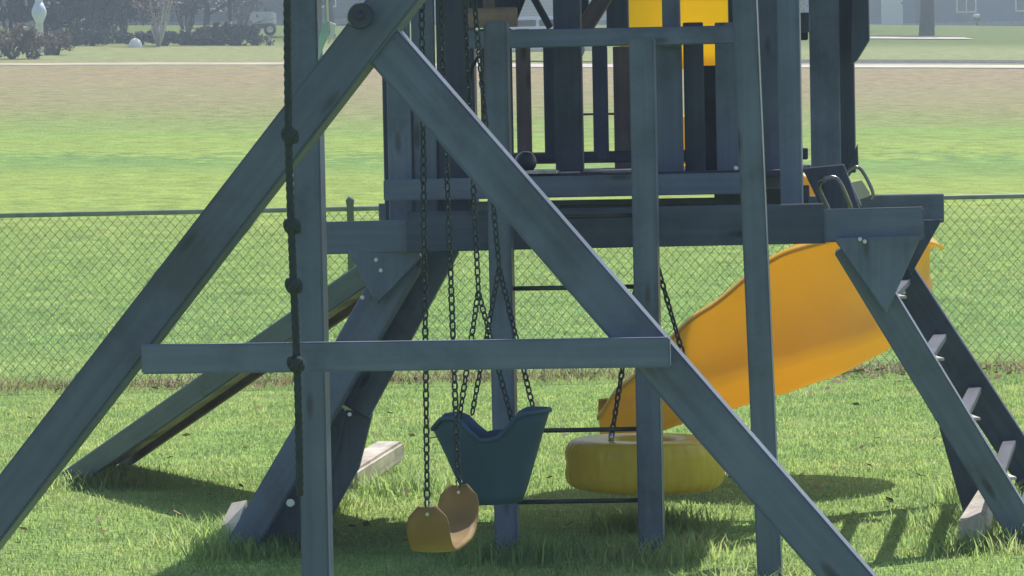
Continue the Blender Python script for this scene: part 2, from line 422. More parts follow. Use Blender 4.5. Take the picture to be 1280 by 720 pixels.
# tall outrigger posts with a cross beam above the picture
def vpost(px0, py0, px1, py1, D, w, mat, name='post', ztop=None, z0=-.02, d=None):
    a, b = P(px1, py1, D), P(px0, py0, D)
    bot = ext(a, b, z0)
    top = ext(a, b, ztop) if ztop else b
    return plank(name, bot, top, w, d or w, mat, play, U, .006, 2), bot, top
_, _, tL = vpost(382, 0, 397, 700, 12.2, .092, W_MAIN, ztop=2.60)
_, _, tR = vpost(931, 0, 962, 700, 13.7, .090, W_MAIN, ztop=2.60)
plank('top_beam', tL + Vector((-.1, -.1, .05)), tR + Vector((.1, .1, .05)), .09, .09, W_MAIN, play, ZZ)
rp0 = P(357, 0, 10.72)
plank('outrigger_arm', Vector((tL.x - .02, 12.35, 2.73)), Vector((rp0.x, 10.6, 2.73)), .07, .07, W_MAIN, play, ZZ)

# vertical rung ladder in front of the deck
_, lb1, lt1 = vpost(621, 40, 634, 660, 15.05, .094, W_MAIN, 'ladder_post', ztop=2.20)
_, lb2, lt2 = vpost(803, 60, 815, 690, 14.95, .100, W_MAIN, 'ladder_post', ztop=2.12)
for i in range(1, 6):
    y = 720 - 89 * i - 1
    p, q = P(633 - i * 1.5, y - 2, 15.05), P(812 - i * 1.5, y - 5, 14.95)
    if i == 0: p.z = q.z = .03
    tube('rung', [p, q], .0095, M_BLACK, play, 8)

# tower : floor beams, slanted legs, gussets
a, b = P(392, 298, 15.30), P(1155, 279, 15.05)
plank('floor_beam', a, b, .135, .04, W_MAIN, play, ZZ, .006, 2)
a, b = P(474, 272, 17.35), P(1180, 260, 17.1)
plank('floor_beam', a, b, .135, .04, W_MAIN, play, ZZ)
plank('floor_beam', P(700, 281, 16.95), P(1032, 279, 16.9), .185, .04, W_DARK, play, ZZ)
plank('joist', P(508, 290, 15.20), P(1030, 279, 15.06), .165, .03, W_DARK, play, ZZ)  # dark wood puts the shade of the recess into this board
# near right, far right
nr_t, nr_b = P(1060, 305, 15.09), P(1197, 530, 15.12)
plank('tower_leg', ext(nr_t, nr_b, -.02), nr_t, .130, .075, W_MAIN, play, U, .006, 2)
fr_t, fr_b = P(1100, 305, 17.1), P(1257, 545, 17.1)
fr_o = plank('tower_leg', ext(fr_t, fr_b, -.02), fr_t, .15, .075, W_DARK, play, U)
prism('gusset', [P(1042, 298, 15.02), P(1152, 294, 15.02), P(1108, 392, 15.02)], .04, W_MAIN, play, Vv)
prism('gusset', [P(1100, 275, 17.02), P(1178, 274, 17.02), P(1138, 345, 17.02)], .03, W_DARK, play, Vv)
# near left, far left
nl_t, nl_b = P(512, 325, 15.38), P(322, 650, 15.42)
plank('tower_leg', ext(nl_t, nl_b, -.02), nl_t, .125, .08, W_MAIN, play, U, .006, 2)
fl_t, fl_b = P(548, 310, 17.3), P(464, 465, 17.3)
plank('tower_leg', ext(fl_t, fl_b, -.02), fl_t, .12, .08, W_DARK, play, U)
plank('side_board', P(443, 513, 15.62), P(556, 305, 15.60), .142, .04, W_MAIN, play, U)
plank('side_board', P(405, 500, 15.50), P(514, 305, 15.50), .16, .03, W_MAIN, play, U)
prism('gusset', [P(433, 310, 15.28), P(540, 308, 15.28), P(472, 380, 15.28)], .04, W_MAIN, play, Vv)
# climbing wall between the left legs, of cross boards
wall_n0, wall_f0 = ext(nl_t, nl_b, 1.28), ext(fl_t, fl_b, 1.28)
wall_n1, wall_f1 = ext(nl_t, nl_b, .04), ext(fl_t, fl_b, .04)
nb = 9
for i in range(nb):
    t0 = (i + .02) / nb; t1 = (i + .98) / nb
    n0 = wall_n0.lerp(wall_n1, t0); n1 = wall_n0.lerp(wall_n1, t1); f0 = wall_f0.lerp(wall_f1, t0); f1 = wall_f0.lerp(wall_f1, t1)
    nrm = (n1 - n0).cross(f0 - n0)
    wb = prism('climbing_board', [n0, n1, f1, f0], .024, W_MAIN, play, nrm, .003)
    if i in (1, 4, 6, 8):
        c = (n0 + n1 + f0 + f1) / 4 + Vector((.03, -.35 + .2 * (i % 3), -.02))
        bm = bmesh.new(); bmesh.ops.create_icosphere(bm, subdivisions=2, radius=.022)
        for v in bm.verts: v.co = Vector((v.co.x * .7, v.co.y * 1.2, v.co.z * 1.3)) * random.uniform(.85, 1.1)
        from_bm('sunspot_hold', bm, M_WHITE, wb, Matrix.Translation(c), True)  # pale holds stand in for sun coming through the wall
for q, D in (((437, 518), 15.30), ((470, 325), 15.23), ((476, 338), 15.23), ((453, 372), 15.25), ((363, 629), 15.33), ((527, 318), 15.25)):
    bolt_or_sunspot(P(*q, D), r=.009 if q[0] != 363 else .018, mat=M_WHITE)  # white discs stand in for sun spots on the left side
for q, D in (((1081, 302), 14.99), ((1075, 299), 14.99), ((1130, 366), 17.0), ((920, 210), 15.2)):
    bolt_or_sunspot(P(*q, D), r=.009, mat=M_WHITE)
# treads of the right ladder
for z in (1.02, .76, .51, .26, .08):
    n = ext(nr_t, nr_b, z); f = ext(fr_t, fr_b, z)
    plank('ladder_tread', n + Vv * .035, f - Vv * .03, .062, .030, W_DARK, play, U, .004)
    # pale tip stands in for the sunlit part of the dark tread
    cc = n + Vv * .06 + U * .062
    prism('tread_glint', [cc + ZZ * .018 - U * .025, cc + ZZ * .018 + U * .03, cc + ZZ * .018 + Vv * .22 - U * .02], .012, W_PALE, play, ZZ, .002)
# lower anchor boards, both sides
a, b = ext(P(1195, 535, 15.9), P(1228, 655, 15.9), 0), P(1192, 528, 15.9)
plank('anchor_board', a, b, .13, .05, W_DARK, play, U)
plank('edge_glint', P(1249, 653, 15.78), P(1211, 570, 15.78), .012, .006, M_STEEL, play, U, .001)  # bright strip stands in for the highlight along the anchor board
prism('lower_panel', [P(400, 498, 15.62), P(432, 512, 15.62), P(424, 560, 15.62), P(395, 640, 15.62), P(372, 697, 15.62), P(318, 697, 15.62)], .03, W_MAIN, play, Vv)
prism('anchor_board', [P(425, 512, 15.70), P(466, 516, 15.70), P(449, 585, 15.70), P(437, 606, 15.70), P(418, 640, 15.70), P(404, 692, 15.70), P(362, 692, 15.70)], .04, W_MAIN, play, Vv)

# long sloping ramp to the far left
ft, tp = P(84, 602, 18.6), P(455, 343, 16.6); ft.z = .02
plank('ramp_rail', ft, tp + (tp - ft).normalized() * .05, .05, .105, W_MAIN, play, Vv, .006)
off = Vv * 1.12
plank('ramp_rail', ft + off, tp + off, .045, .10, W_RED, play, Vv, .006)
for i in range(12):
    t = (i + .6) / 12; c = ft.lerp(tp, t)
    plank('ramp_cleat', c + Vv * .075, c + Vv * 1.08, .272, .022, W_RED, play, (tp - ft), .003)

# deck boards
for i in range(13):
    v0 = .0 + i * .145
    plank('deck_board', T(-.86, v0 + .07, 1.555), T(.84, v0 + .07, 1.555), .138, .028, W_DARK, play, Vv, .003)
# front rim board and sill
plank('rim_board', P(480, 238, 15.35), P(926, 229, 15.25), .088, .04, W_MAIN, play, ZZ, .005, 2)
# --- slats and posts of the fort
def slat(x0, x1, y0, y1, D, mat=W_DARK, name='slat', dd=.022, ztop=None):
    xm = (x0 + x1) / 2; w = (x1 - x0) * D / F
    a = P(xm + .019 * (y1 - 120), y1, D); b = Vector((a.x, a.y, P(xm, y0, D).z if ztop is None else ztop))
    return plank(name, a, b, w, dd, mat, play, U, .004)
HI = 2.62
# left front panel
for x0, x1 in ((484, 514), (516, 545), (547, 585)):
    slat(x0, x1, 0, 306 - (x0 < 540) * 30, 15.50 - .0 * x0, W_MAIN if x0 < 540 else W_DARK, ztop=HI)
slat(566, 588, 0, 308, 15.9, W_DARK, ztop=HI)
slat(488, 584, 88, 300, 15.95, W_DARK, 'side_board')
# front middle
slat(601, 641, 36, 228, 15.6, W_DARK); slat(645.5, 664, 36, 206, 17.3, W_RED)
slat(606, 620, -20, 228, 15.5, W_RED, ztop=HI)
slat(680, 694, 56, 200, 17.3, W_DARK)
slat(694, 728, 0, 214, 15.7, W_DARK, 'post', .06, ztop=HI)
slat(741, 760, 58, 200, 17.3, W_DARK)
slat(767, 792, 58, 228, 17.3, W_RED); slat(792, 815.5, 52, 228, 17.3, W_DARK)
slat(819, 853, 50, 228, 15.6, W_MAIN); slat(830, 852, 0, 60, 15.6, W_MAIN, 'post', .05, ztop=HI)
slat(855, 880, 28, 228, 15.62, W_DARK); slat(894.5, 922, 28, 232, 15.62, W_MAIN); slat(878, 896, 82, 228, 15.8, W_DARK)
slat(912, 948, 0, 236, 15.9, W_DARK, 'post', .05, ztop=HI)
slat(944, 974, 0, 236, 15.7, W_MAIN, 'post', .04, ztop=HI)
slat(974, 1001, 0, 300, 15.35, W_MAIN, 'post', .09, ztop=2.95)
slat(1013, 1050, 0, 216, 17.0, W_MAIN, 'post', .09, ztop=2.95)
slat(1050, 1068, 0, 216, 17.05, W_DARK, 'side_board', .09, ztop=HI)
prism('side_board', [P(1066, -60, 16.9), P(1085, -60, 16.9), P(1087, 50, 16.9), P(1071, 76, 16.9), P(1064, 80, 16.9)], .09, W_DARK, play, Vv)
slat(999, 1014, 16, 40, 16.6, W_DARK, 'block', .1)
prism('bracket', [P(1062, 205, 16.85), P(1072, 180, 16.85), P(1073, 205, 16.85), P(1060, 222, 16.85)], .05, W_DARK, play, Vv, .002)
# remaining corner posts of the tower (mostly hidden behind boards)
for (u, v) in ((-.84, .02), (-.80, 1.84)):
    plank('post', T(u, v, 1.3), T(u, v, 2.95), .085, .085, W_DARK, play, U, .005)
slat(760, 787, -20, 40, 16.9, W_DARK, ztop=HI); slat(727, 738, -20, 40, 16.7, W_DARK, ztop=HI)
slat(770, 788, -20, 50, 17.3, W_MAIN, ztop=HI)
# rails
plank('top_rail', P(585, 50, 15.48), P(932, 43, 15.40), .075, .04, W_MAIN, play, ZZ)
plank('top_rail', P(585, 48, 17.35), P(1010, 40, 17.25), .075, .04, W_DARK, play, ZZ)
plank('bottom_rail', P(585, 199, 17.35), P(1010, 192, 17.25), .055, .04, W_DARK, play, ZZ)
plank('brown_board', P(583, 23, 15.3), P(647, 21, 15.3), .082, .03, wood('brown_wood', (.20, .13, .12), (.34, .24, .22)), play, ZZ)
plank('joist', P(893, 246, 16.9), P(1012, 243, 16.85), .085, .03, W_DARK, play, ZZ)
plank('top_rail', P(585, -2, 16.4), P(650, -3, 16.4), .10, .04, W_DARK, play, ZZ)
plank('diagonal_brace', P(722, 48, 16.6), P(778, -40, 16.6), .075, .04, W_RED, play, U)
plank('diagonal_brace', P(655, -25, 16.4), P(688, 35, 16.4), .03, .03, W_DARK, play, U)
plank('diagonal_brace', P(640, 30, 16.5), P(662, -25, 16.5), .03, .03, W_DARK, play, U)
tube('cable', [P(726, 143, 17.5), P(785, 142, 17.5)], .006, M_BLACK, play, 6)
# curved cable on the left
tube('hose', [P(604, 60, 15.9), P(597, 72, 15.9), P(590, 85, 15.9), P(587, 110, 15.9), P(586, 150, 15.9)], .008, M_BLACK, play, 6)
# grab handles at the head of the right ladder
def loop(pts, r, mat=M_STEEL):
    q = []
    n = len(pts)
    for i in range(n - 1):
        p0, p1, p2, p3 = pts[max(i - 1, 0)], pts[i], pts[i + 1], pts[min(i + 2, n - 1)]
        for k in range(5):
            t = k / 5
            q.append(.5 * ((2 * p1) + (p2 - p0) * t + (2 * p0 - 5 * p1 + 4 * p2 - p3) * t * t + (3 * p1 - p0 - 3 * p2 + p3) * t ** 3))
    q.append(pts[-1]); return tube('grab_handle', q, r, mat, play, 8)
M_HAND = plain('handle_metal', (.20, .20, .23), .22, .7)
loop([P(1036, 262, 15.3), P(1024, 235, 15.25), P(1030, 225, 15.2), P(1043, 222, 15.2), P(1052, 232, 15.2), P(1064, 260, 15.3)], .0095, M_HAND)
loop([P(1045, 260, 15.7), P(1040, 228, 15.7), P(1052, 214, 15.7), P(1060, 225, 15.7), P(1075, 258, 15.7)], .0095, M_HAND)
loop([P(1058, 216, 16.6), P(1068, 209, 16.6), P(1078, 214, 16.6), P(1091, 240, 16.6), P(1088, 250, 16.6)], .008, M_HAND)
prism('entry_board', [P(1063, 230, 16.5), P(1076, 227, 16.5), P(1087, 244, 16.5), P(1074, 248, 16.5)], .02, W_PALE, play, Vector((.5, -.2, .8)), .002)  # pale wood paints this tread as sunlit
prism('entry_board', [P(1003, 210, 15.5), P(1055, 205, 15.5), P(1075, 262, 15.5), P(1030, 266, 15.5)], .04, W_DARK, play, Vv)
# roof over the fort, above the picture
for s in (-1, 1):
    e0, e1, r0, r1 = T(s * 1.05, -.25, 2.93), T(s * 1.05, 2.1, 2.93), T(0, -.25, 3.55), T(0, 2.1, 3.55)
    prism('roof_panel', [e0, e1, r1, r0], .03, plain('roof_canvas', (.06, .12, .09), .8), play, (e1 - e0).cross(r0 - e0))
for v in (.02, 1.84):
    plank('roof_beam', T(-.92, v, 2.97), T(.92, v, 2.97), .09, .04, W_DARK, play, ZZ)

# yellow curved hood on the far side of the deck
hood = bmesh.new(); gridv = []
for i in range(13):
    t = i / 12; row = []
    base = P(776, 82, 17.75).lerp(P(918, 76, 17.65), t)
    for k in range(9):
        s = k / 8; hgt = .72 * s
        row.append(hood.verts.new(base + ZZ * (hgt - .05 * t) + Vv * (.18 * math.sin(PI * t) + .15 * s * s) - P(776, 82, 17.75)))
    gridv.append(row)
for i in range(12):
    for k in range(8): hood.faces.new((gridv[i][k], gridv[i + 1][k], gridv[i + 1][k + 1], gridv[i][k + 1]))
ho = from_bm('slide_hood', hood, M_YEL, play, Matrix.Translation(P(776, 82, 17.75)), True)
sm = ho.modifiers.new('s', 'SOLIDIFY'); sm.thickness = .008

# spiral slide : U-shaped trough, swept
C0 = Vector((1.37, 18.55, 0)); Rm = .46
path = []   # (pos, radial outward, zbot, ztopouter, ztopinner)
def interp(tab, s):
    for (a, *va), (b, *vb) in zip(tab, tab[1:]):
        if s <= b:
            t = (s - a) / (b - a); t = t * t * (3 - 2 * t) * .35 + t * .65
            return [x + (y - x) * t for x, y in zip(va, vb)]
    return tab[-1][1:]
#       angle travelled : zbottom, ztop outer, ztop inner
tab = [(0, 1.57, 1.98, 1.95), (45, 1.50, 1.85, 1.8), (90, 1.20, 1.56, 1.48), (135, .95, 1.30, 1.25), (180, .76, 1.13, 1.05), (225, .60, 1.20, .85), (255, .50, 1.21, .75), (275, .44, 1.15, .68), (330, .33, .87, .50), (390, .20, .50, .34), (405, .19, .36, .30)]
for i in range(96):
    s = 405 * i / 95
    zb, zo, zi = interp(tab, s)
    if s <= 270:
        th = R(180 - s); rad = Vector((math.cos(th), math.sin(th), 0)); pos = C0 + rad * Rm
    else:
        rad = Vector((-.10, -1, 0)).normalized(); pos = C0 + Vector((0, -Rm, 0)) + Vector((-1, .10, 0)) * ((s - 270) / 135 * .93)
        if s < 300:
            t = (s - 270) / 30; rad = Vector((0, -1, 0)).lerp(rad, t).normalized()
    path.append((pos, rad, zb, zo, zi))
for q in range(6):
    path.insert(0, (C0 + Vector((-Rm, -.18 * (q + 1), 0)), Vector((-1, 0, 0)), 1.58, 2.0, 2.0))
bm = bmesh.new(); rows = []
lo_, ho_ = -.24, .27
for pos, rad, zb, zo, zi in path:
    row = []
    prof = [(lo_ - .02, zi + .0), (lo_, zi - .01), (lo_ + .005, zb + .16), (lo_ + .06, zb + .05), (lo_ + .14, zb + .005), (0, zb), (ho_ - .14, zb + .005), (ho_ - .05, zb + .05),
            (ho_ - .005, zb + .13), (ho_ + .014, zb + .155), (ho_ + .016, zb + .21), (ho_ + .002, zb + .235), (ho_ + .004, max(zb + .24, (zb + zo) / 2 + .06)), (ho_ + .006, zo - .02), (ho_ + .03, zo), (ho_ + .075, zo - .022)]
    for r_, z_ in prof: row.append(bm.verts.new(pos + rad * r_ + ZZ * z_ - C0))
    rows.append(row)
for A, B in zip(rows, rows[1:]):
    for k in range(len(A) - 1): bm.faces.new((A[k], A[k + 1], B[k + 1], B[k]))
sl = from_bm('slide', bm, M_SLIDE, play, Matrix.Translation(C0), True)
sl['label'] = 'orange yellow plastic spiral slide'
sm = sl.modifiers.new('s', 'SOLIDIFY'); sm.thickness = .009
plank('slide_post', Vector((1.36, 18.5, -.02)), Vector((1.36, 18.5, .95)), .05, .05, M_SLIDE, play, U) if 0 else None

# ------------------------------------------------------------------ blocks and timbers on the ground
def wedge(name, pts_bottom, h, mat):
    c = sum(pts_bottom, Vector()) / len(pts_bottom); c.z = 0
    bm = bmesh.new(); n = len(pts_bottom)
    A = [bm.verts.new(p - c) for p in pts_bottom]; B = [bm.verts.new((p - c) * .9 + ZZ * hh) for p, hh in zip(pts_bottom, h)]
    bm.faces.new(A[::-1]); bm.faces.new(B)
    for i in range(n): bm.faces.new((A[i], A[(i + 1) % n], B[(i + 1) % n], B[i]))
    bmesh.ops.recalc_face_normals(bm, faces=bm.faces[:])
    bmesh.ops.bevel(bm, geom=bm.edges[:], offset=.006, segments=2, affect='EDGES')
    return from_bm(name, bm, mat, None, Matrix.Translation(c))
def GP(px, py):
    d = P(px, py, 10) - CAM; return CAM + d * (-CAM.z / d.z)
o = wedge('ground_stake', [GP(1196, 686), GP(1228, 690), GP(1243, 672), GP(1224, 664)], [.12, .14, .17, .19], W_PALE)
tag(o, 'pale wooden block with cut top at foot of the right ladder', 'wood block')
o = wedge('ground_stake', [GP(272, 672), GP(300, 684), GP(312, 672), GP(290, 660)], [.05, .10, .17, .12], W_PALE)
tag(o, 'small pale wooden block half hidden by the left tower leg', 'wood block')
a, b = GP(428, 614), GP(488, 588); a.z = .05; b.z = .10
o = plank('timber', a, b, .15, .11, W_PALE, None, Vector((1, 0, 0)), .015, 2)
tag(o, 'sunlit pale timber lying on grass beside the climbing wall', 'timber')

# ------------------------------------------------------------------ swings
def hang(name, label, cat, p, group=None): return thing(name, label, cat, p, group)
# belt swing
bs_ = hang('belt_swing', 'tan belt swing on two chains, nearest to the front frame', 'swing', beam(12.5))
n_at, f_at = P(534, 634, 12.25), P(573, 607, 12.85)
chain('chain', beam(12.25), n_at, bs_); chain('chain', beam(12.85), f_at, bs_)
bm = bmesh.new(); rows = []
A0, B0 = n_at - ZZ * .0, f_at
for i in range(21):
    ph = PI * i / 20; cc_ = math.cos(ph); t = .5 - .5 * math.copysign(abs(cc_) ** .5, cc_); sag = .165 * abs(math.sin(ph)) ** .8; c = A0.lerp(B0, t) - ZZ * sag
    wv = Vector((1, -.05, 0))
    w = .071 * min(1, .42 + .58 * math.sqrt(min(1, sag / .055)))
    row = []
    for k in range(7):
        s = -1 + k / 3
        row.append(bm.verts.new(c + wv * w * s + ZZ * (.006 * s * s) - (A0 + B0) / 2))
    rows.append(row)
for X_, Y_ in zip(rows, rows[1:]):
    for k in range(6): bm.faces.new((X_[k], X_[k + 1], Y_[k + 1], Y_[k]))
so = from_bm('seat', bm, M_BELT, bs_, Matrix.Translation((A0 + B0) / 2), True); so.modifiers.new('s', 'SOLIDIFY').thickness = .012

# toddler bucket swing
bk = hang('toddler_swing', 'dark teal bucket toddler swing hanging behind the belt swing', 'swing', beam(13.9))
a1, a2 = P(598, 365, 13.75), P(624, 335, 14.1)
chain('chain', beam(13.75), a1, bk); chain('chain', beam(14.1), a2, bk)
cb = P(620, 632, 13.9)
bm = bmesh.new(); rows = []
for j in range(9):
    s = j / 8; row = []
    for k in range(40):
        q = 2 * PI * k / 40; cq, sq = math.cos(q), math.sin(q)
        ru = .10 + .105 * s ** .8; rv = .10 + .06 * s
        pk = max(0, min(1, (abs(cq) - .12) / .45)); pk = pk * pk * (3 - 2 * pk); rim = .262 + .085 * pk - (.045 * max(0, (-cq - .80) / .2) if cq < 0 else -.006)
        leg = .0
        row.append(bm.verts.new(Vector((ru * cq * (1 + .10 * s * s * (1 if cq > 0 else 1)), rv * sq, rim * s + .012 * (1 - s)))))
    rows.append(row)
for A, B in zip(rows, rows[1:]):
    for k in range(40): bm.faces.new((A[k], A[(k + 1) % 40], B[(k + 1) % 40], B[k]))
bm.faces.new(rows[0][::-1])
so = from_bm('seat', bm, M_BUCKET, bk, Matrix.Translation(cb) @ Matrix.Rotation(R(-4.5), 4, 'Z') @ Matrix.Rotation(R(-2), 4, 'Y'), True)
so.modifiers.new('s', 'SOLIDIFY').thickness = .014
rim_pts = [Vector(v.co) for v in so.data.vertices[8 * 40:9 * 40]]
bm = bmesh.new(); tube_bm(bm, rim_pts, .009, 6, True)
from_bm('rim', bm, M_BUCKET, bk, so.matrix_basis.copy() if so.parent is None else world(so), True)
for ap, tgt in ((a1, P(574, 524, 13.82)), (a1, P(645, 545, 13.82)), (a2, P(590, 518, 14.02)), (a2, P(668, 517, 14.02))):
    chain('chain', ap, tgt, bk, pitch=.026, wire=.0036)

for tgt in (P(574, 528, 13.80), P(645, 549, 13.80), P(668, 521, 14.0)):
    bolt_or_sunspot(tgt + Vector((0, -.012, -.012)), bk, .009)
for tgt in (n_at, f_at):
    tube('clip', [tgt + ZZ * .035, tgt + Vector((.012, 0, .015)), tgt - ZZ * .008, tgt + Vector((-.012, 0, .015))], .003, M_STEEL, bs_, 6, None, True)
    bolt_or_sunspot(tgt + Vector((0, -.012, -.022)), bs_, .008)
# tyre swing under the deck
ty = hang('tyre_swing', 'yellow plastic tyre swing hung flat on chains under the deck', 'swing', P(807, 282, 16.1))
tc_ = P(806, 579, 16.1)
bm = bmesh.new(); prof = []
for k in range(28):
    q = 2 * PI * k / 28; ex = .35
    cx = math.copysign(abs(math.cos(q)) ** .55, math.cos(q)); cz = math.copysign(abs(math.sin(q)) ** .6, math.sin(q))
    prof.append((.235 + .118 * cx, .112 * cz))
nseg = 216; rows = []
for i in range(nseg):
    q = 2 * PI * i / nseg; row = []
    for r_, z_ in prof:
        rr = r_
        if r_ > .318 and .02 < abs(z_) < .10: rr -= .0035 * ((i // 2 + (1 if z_ > 0 else 0)) % 3 == 0)
        if r_ > .34 and abs(z_) < .012: rr -= .008
        row.append(bm.verts.new(Vector((rr * math.cos(q), rr * math.sin(q), z_))))
    rows.append(row)
for i in range(nseg):
    A, B = rows[i], rows[(i + 1) % nseg]
    for k in range(28): bm.faces.new((A[k], B[k], B[(k + 1) % 28], A[(k + 1) % 28]))
bmesh.ops.recalc_face_normals(bm, faces=bm.faces[:])
from_bm('tyre', bm, M_TYRE, ty, Matrix.Translation(tc_) @ Matrix.Rotation(R(1), 4, 'Y'), True)
ap = P(807, 282, 16.1)
for q in (200, 335, 90):
    t = tc_ + Vector((.235 * math.cos(R(q)), .235 * math.sin(R(q)), .112))
    if q == 200: t = P(764, 548, 15.95)
    if q == 335: t = P(884, 548, 15.95)
    chain('chain', ap, t, ty, pitch=.032, wire=.005)
    tube('eye_bolt', [t - ZZ * .01, t + ZZ * .02], .012, M_STEEL, ty)

# knotted climbing rope
rt = Vector((rp0.x, rp0.y, 2.70)); rbm = P(374, 620, 10.72)
ro = hang('climbing_rope', 'dark knotted climbing rope hanging at the left of the frame', 'rope', rt)
pts = []; rad = []
nR = 260; knots = [P(361, 170, 10.72).z, P(364, 283, 10.72).z, P(367.5, 357, 10.72).z, P(371, 455, 10.72).z]
for i in range(nR + 1):
    t = i / nR; p = rt.lerp(rbm, t) + Vector((.004 * math.sin(t * 9), .004 * math.cos(t * 7), 0)); r_ = .0115 + .0012 * math.sin(i * 1.9)
    pts.append(p); rad.append(r_)
tube('rope', pts, rad, M_ROPE, ro, 10)
for kz in knots:
    t = (kz - rt.z) / (rbm.z - rt.z); c = rt.lerp(rbm, t)
    bm = bmesh.new()
    kp = []
    for k in range(40):
        q = 2 * PI * k / 40
        kp.append(Vector(((math.sin(q) + 2 * math.sin(2 * q)) * .0058, (math.cos(q) - 2 * math.cos(2 * q)) * .0058, -math.sin(3 * q) * .013)))
    tube_bm(bm, kp, .0115, 8, True)
    from_bm('knot', bm, M_ROPE, ro, Matrix.Translation(c), True)

# small hanging handle, white, between post and leg
hd = hang('trapeze_handle', 'small pale green and white hanging handle by top of the left post', 'handle', P(408, 0, 11.9))
tube('strap', [P(407, -60, 11.9), P(410, 28, 11.9)], .004, M_WHITE, hd, 6)
prism('grip', [P(404, 28, 11.9), P(411, 26, 11.9), P(410, 45, 11.9), P(398, 74, 11.9), P(399, 48, 11.9)], .012, plain('pale_teal', (.35, .55, .50), .4), hd, Vv, .002)
prism('grip', [P(412, 27, 11.9), P(420, 30, 11.9), P(419, 42, 11.9), P(410, 56, 11.9), P(413, 40, 11.9)], .012, M_WHITE, hd, Vv, .002)

# things on the deck
bm = bmesh.new(); bmesh.ops.create_uvsphere(bm, u_segments=24, v_segments=14, radius=.048)
bp_ = P(657, 196, 16.0); bp_.z = 1.569 + .048
o = from_bm('ball', bm, M_BALL, None, Matrix.Translation(bp_), True)
tag(o, 'dark grey ball resting on the wooden fort floor', 'ball')
def sheet(pts, label):  # pale plates that paint the sheen of the deck floor
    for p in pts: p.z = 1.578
    o = prism('floor_sheen', pts, .012, W_PALE, None, ZZ, .001); return tag(o, label, 'sheen')
sheet([P(652, 214, 15.45), P(695, 214, 15.4), P(700, 208, 15.75), P(664, 208, 15.75)], 'thin pale slip added as floor sheen near front edge of the fort')
sheet([P(725, 208, 15.7), P(752, 208, 15.7), P(752, 205, 15.95), P(728, 205, 15.95)], 'short pale slip added as floor sheen behind the dark post')

# fallen leaves and scraps on the lawn, as one uncountable litter
bm = bmesh.new()
for i in range(420):
    if i < 150: x, y = random.uniform(1.5, 3.6), random.gauss(25.0, .5)
    elif i < 300: x, y = random.uniform(-3.8, 4), random.gauss(25.6, .3)
    else:
        y = random.uniform(15, 25); x = random.uniform(-.14, .14) * y
    s = random.uniform(.012, .035); q = random.uniform(0, 6.28); z = .03 + random.random() * .03
    c = Vector((x, y, z)); e1 = Vector((math.cos(q), math.sin(q), random.uniform(-.3, .3))) * s; e2 = Vector((-math.sin(q), math.cos(q), random.uniform(.1, .8))) * s * .6
    bm.faces.new([bm.verts.new(c + e1), bm.verts.new(c + e2), bm.verts.new(c - e1), bm.verts.new(c - e2)])
o = from_bm('leaf_litter', bm, plain('dry_leaf', (.22, .14, .07), .8, var=.6, scale=3), None); o['kind'] = 'stuff'
tag(o, 'scattered dry brown leaves along the lawn and fence foot', 'leaves')

# ------------------------------------------------------------------ far background
def leafmat(name, a, b, tr=.25):
    return grass_mat(name, [(.4, a), (.85, b)], tr, 1.1, .3)
L_DARK = leafmat('dark_foliage', (.018, .024, .030), (.058, .062, .062))
L_GREY = leafmat('grey_foliage', (.045, .05, .066), (.125, .125, .145))  # blue-grey puts the distance haze into the leaf colour
L_RED = leafmat('red_brown_foliage', (.08, .05, .045), (.24, .145, .12))
L_TAN = leafmat('tan_foliage', (.08, .07, .06), (.26, .20, .13))
M_BARK = plain('bark', (.055, .055, .065), .9, scale=3)
M_BARKP = plain('pale_bark', (.42, .40, .40), .8, scale=3)
def leafcloud(name, blobs, n, size, mat, parent, origin):
    """leaf-sized faces gathered in uneven clumps"""
    cl = []
    for (c, r) in blobs:
        for k in range(max(5, int(16 * r[0]))):
            q = rng.normal(0, 1, 3); q /= np.linalg.norm(q); cl.append((np.array(c) + q * np.array(r) * rng.uniform(.35, 1), min(r) * rng.uniform(.15, .38)))
    cl_i = rng.integers(0, len(cl), n)
    C = np.array([c for c, _ in cl])[cl_i]; S = np.array([s for _, s in cl])[cl_i][:, None]
    C = C + rng.normal(0, 1, (n, 3)) * S
    d1 = rng.normal(0, 1, (n, 3)); d1 /= np.linalg.norm(d1, axis=1)[:, None]
    d2 = np.cross(d1, rng.normal(0, 1, (n, 3))); d2 /= np.linalg.norm(d2, axis=1)[:, None]
    sz = (size * rng.uniform(.5, 1.3, n))[:, None]
    v = np.stack([C - d1 * sz, C - d2 * sz * .6, C + d1 * sz, C + d2 * sz * .6], 1) - np.array(origin)
    me = bpy.data.meshes.new(name); me.vertices.add(n * 4); me.vertices.foreach_set('co', v.reshape(-1))
    me.loops.add(n * 4); me.loops.foreach_set('vertex_index', np.arange(n * 4, dtype=np.int32))
    me.polygons.add(n); me.polygons.foreach_set('loop_start', (np.arange(n) * 4).astype(np.int32)); me.polygons.foreach_set('loop_total', np.full(n, 4, np.int32)); me.update()
    at = me.attributes.new('tone', 'FLOAT', 'POINT'); at.data.foreach_set('value', np.repeat(rng.random(n), 4).astype(np.float32))
    me.materials.append(mat); o = bpy.data.objects.new(name, me); o.matrix_basis = Matrix.Translation(origin)
    return link(o, parent)
def xat(px, D): return (px - 640) / F * D
def limb(bm, a, b, r0, r1, n=6, wob=.12):
    pts = [a.lerp(b, i / 5) + Vector((random.uniform(-1, 1), random.uniform(-1, 1), 0)) * wob * (1 if 0 < i < 5 else 0) * (b - a).length * .3 for i in range(6)]
    tube_bm(bm, pts, [r0 + (r1 - r0) * i / 5 for i in range(6)], n); return pts
